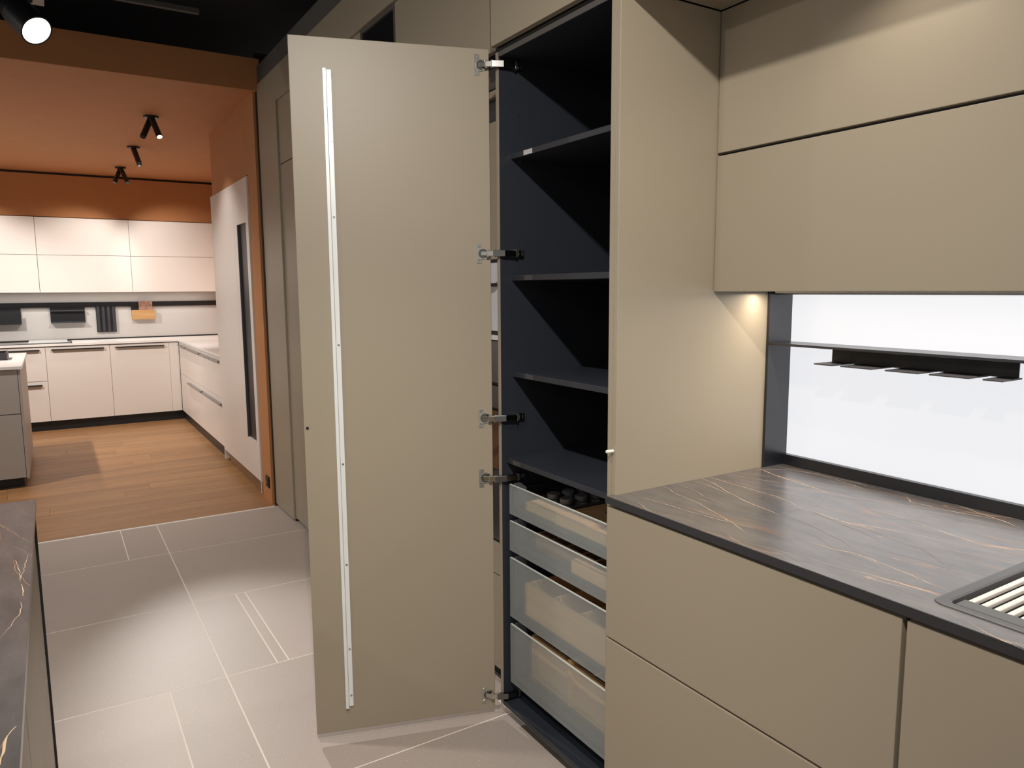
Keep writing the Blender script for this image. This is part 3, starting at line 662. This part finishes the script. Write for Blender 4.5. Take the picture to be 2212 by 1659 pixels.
# grey island of the white kitchen
gi = thing('island_cabinet', 'light grey island block with two drawer fronts in the white kitchen', 'cabinet', (-5.9, -1.9, .08))
box('body', ANTH, gi, -6.60, -5.172, -2.6, -1.482, .08, .905, 0)
box('drawer_front', GREYL, gi, -5.171, -5.151, -2.6, -1.483, .572, .901, .001)
box('drawer_front', GREYL, gi, -5.171, -5.151, -2.6, -1.483, .080, .566, .001)
box('side_panel', GREYL, gi, -6.60, -5.151, -1.480, -1.463, .070, .905, .001)
box('plinth', BLACK, gi, -6.55, -5.225, -2.6, -1.50, 0, .079, 0)
tag(box('white_worktop', WTOP, None, -6.62, -5.140, -2.6, -1.450, .906, .930, .001), 'white worktop on the light grey island', 'worktop')
db = thing('storage_box', 'small dark box standing on the white island top', 'box', (-5.95, -1.68, .931))
boxes('box', CHAR, db, [(-6.10, -5.80, -1.80, -1.565, .9305, .94), (-6.10, -6.09, -1.80, -1.565, .94, .99), (-5.81, -5.80, -1.80, -1.565, .94, .99), (-6.09, -5.81, -1.575, -1.565, .94, .99), (-6.09, -5.81, -1.80, -1.79, .94, .99)], .0006)
# socket
so = thing('power_socket', 'black power socket low on the terracotta wall end', 'socket', (-3.745, -.03, .11))
box('plate', BLACK, so, -3.790, -3.702, -.030, -.0202, .107, .186, .002)
tube('insert', GLASSB, so, (-3.746, -.030, .146), (-3.746, -.033, .146), .024, 20)

# ------------------------------------------------------------------ ceiling spots of the white kitchen
def twin(loc, ends, label, lit, watts, tgts, degs=(100, 100)):
    x, y, z = loc
    t = thing('ceiling_spot', label, 'lamp', (x, y, z), 'black ceiling spots in the terracotta ceiling')
    tube('base_plate', BLACK, t, (x, y, z-.014), (x, y, z), .052, 24, bev=.002)
    for i, e in enumerate(ends):
        e = Vector(e); s = Vector((x, y, z-.012)); dr = (e-s).normalized()
        off = Vector((.02 if i else -.02, 0, 0))
        c = tube('tube', BLACK, t, s+off, e+off, .021, 20, bev=.001)
        tube('lens', LAMPDIM if i in lit else GLASSB, c, e+off-dr*.002, e+off+dr*.0012, .017, 20)
        if watts[i]:
            spot('ceiling_spot_light', e+off+dr*.012, tgts[i], watts[i], degs[i], .8, .017, (1, .945, .885))
twin((-4.721, -.504, 2.76), [(-4.646, -.575, 2.595), (-4.620, -.470, 2.595)], 'twin black ceiling spot nearest the opening, one lens lit', (1,), (40, 14), ((-4.9, -1.5, 0), (-4.6, 0.0, 0.6)))
twin((-6.078, -.503, 2.76), [(-5.985, -.470, 2.595), (-5.960, -.478, 2.60)], 'black ceiling spot in the middle of the row of three', (), (110, 520), ((-7.77, -.5, .45), (-.9, -.62, 0.0)), (90, 21))
twin((-7.357, -.512, 2.76), [(-7.30, -.578, 2.595), (-7.27, -.465, 2.595)], 'twin black ceiling spot nearest the white wall cabinets', (), (31, 33), ((-8.02, -.95, 1.70), (-8.02, .12, 1.70)), (80, 80))

# ------------------------------------------------------------------ track and big track lamp
tr = thing('lighting_track', 'grey lighting track hanging under the black ceiling', 'track', (-2.95, -2.0, 2.95))
box('rail', GREYP, tr, -2.965, -2.935, -4.8, -.447, 2.95, 2.975, .001)
for yy in (-3.8, -.7): box('hanger', BLACK, tr, -2.955, -2.945, yy-.004, yy+.004, 2.975, 3.20, 0)
tl = thing('track_lamp', 'round lit track spotlight glowing at the upper left corner', 'lamp', (-3.0, -1.25, 2.9))
A = Vector((-3.090, -1.290, 2.880)); B = Vector((-2.97, -1.195, 2.745))
box('adapter', GREYL, tl, -3.25, -3.13, -1.27, -1.15, 2.952, 2.975, .002)
tube('yoke', BLACK, tl, (-3.19, -1.21, 2.952), A, .012, 12)
dr = (B-A).normalized()
bm = bmesh.new()
rot = dr.to_track_quat('Z', 'Y').to_matrix(); seg = 36; prev = None; Lh = (B-A).length
for rr, hh in ((.05, 0), (.066, .01), (.073, .05), (.075, Lh), (.068, Lh), (.060, Lh-.05), (0.02, Lh-.06)):
    ring = [bm.verts.new(A+rot@Vector((rr*math.cos(2*math.pi*i/seg), rr*math.sin(2*math.pi*i/seg), hh))) for i in range(seg)]
    if prev:
        for i in range(seg): bm.faces.new((prev[i], prev[(i+1) % seg], ring[(i+1) % seg], ring[i]))
    else: bm.faces.new(ring[::-1])
    prev = ring
bm.faces.new(prev); finish('housing', bm, BLACK, tl)
tube('lens', LAMPON, tl, B-dr*.035, B-dr*.030, .060, 36)
tube('diffuser_ring', LAMPDIM, tl, B-dr*.006, B-dr*.003, .0675, 36, .0675)
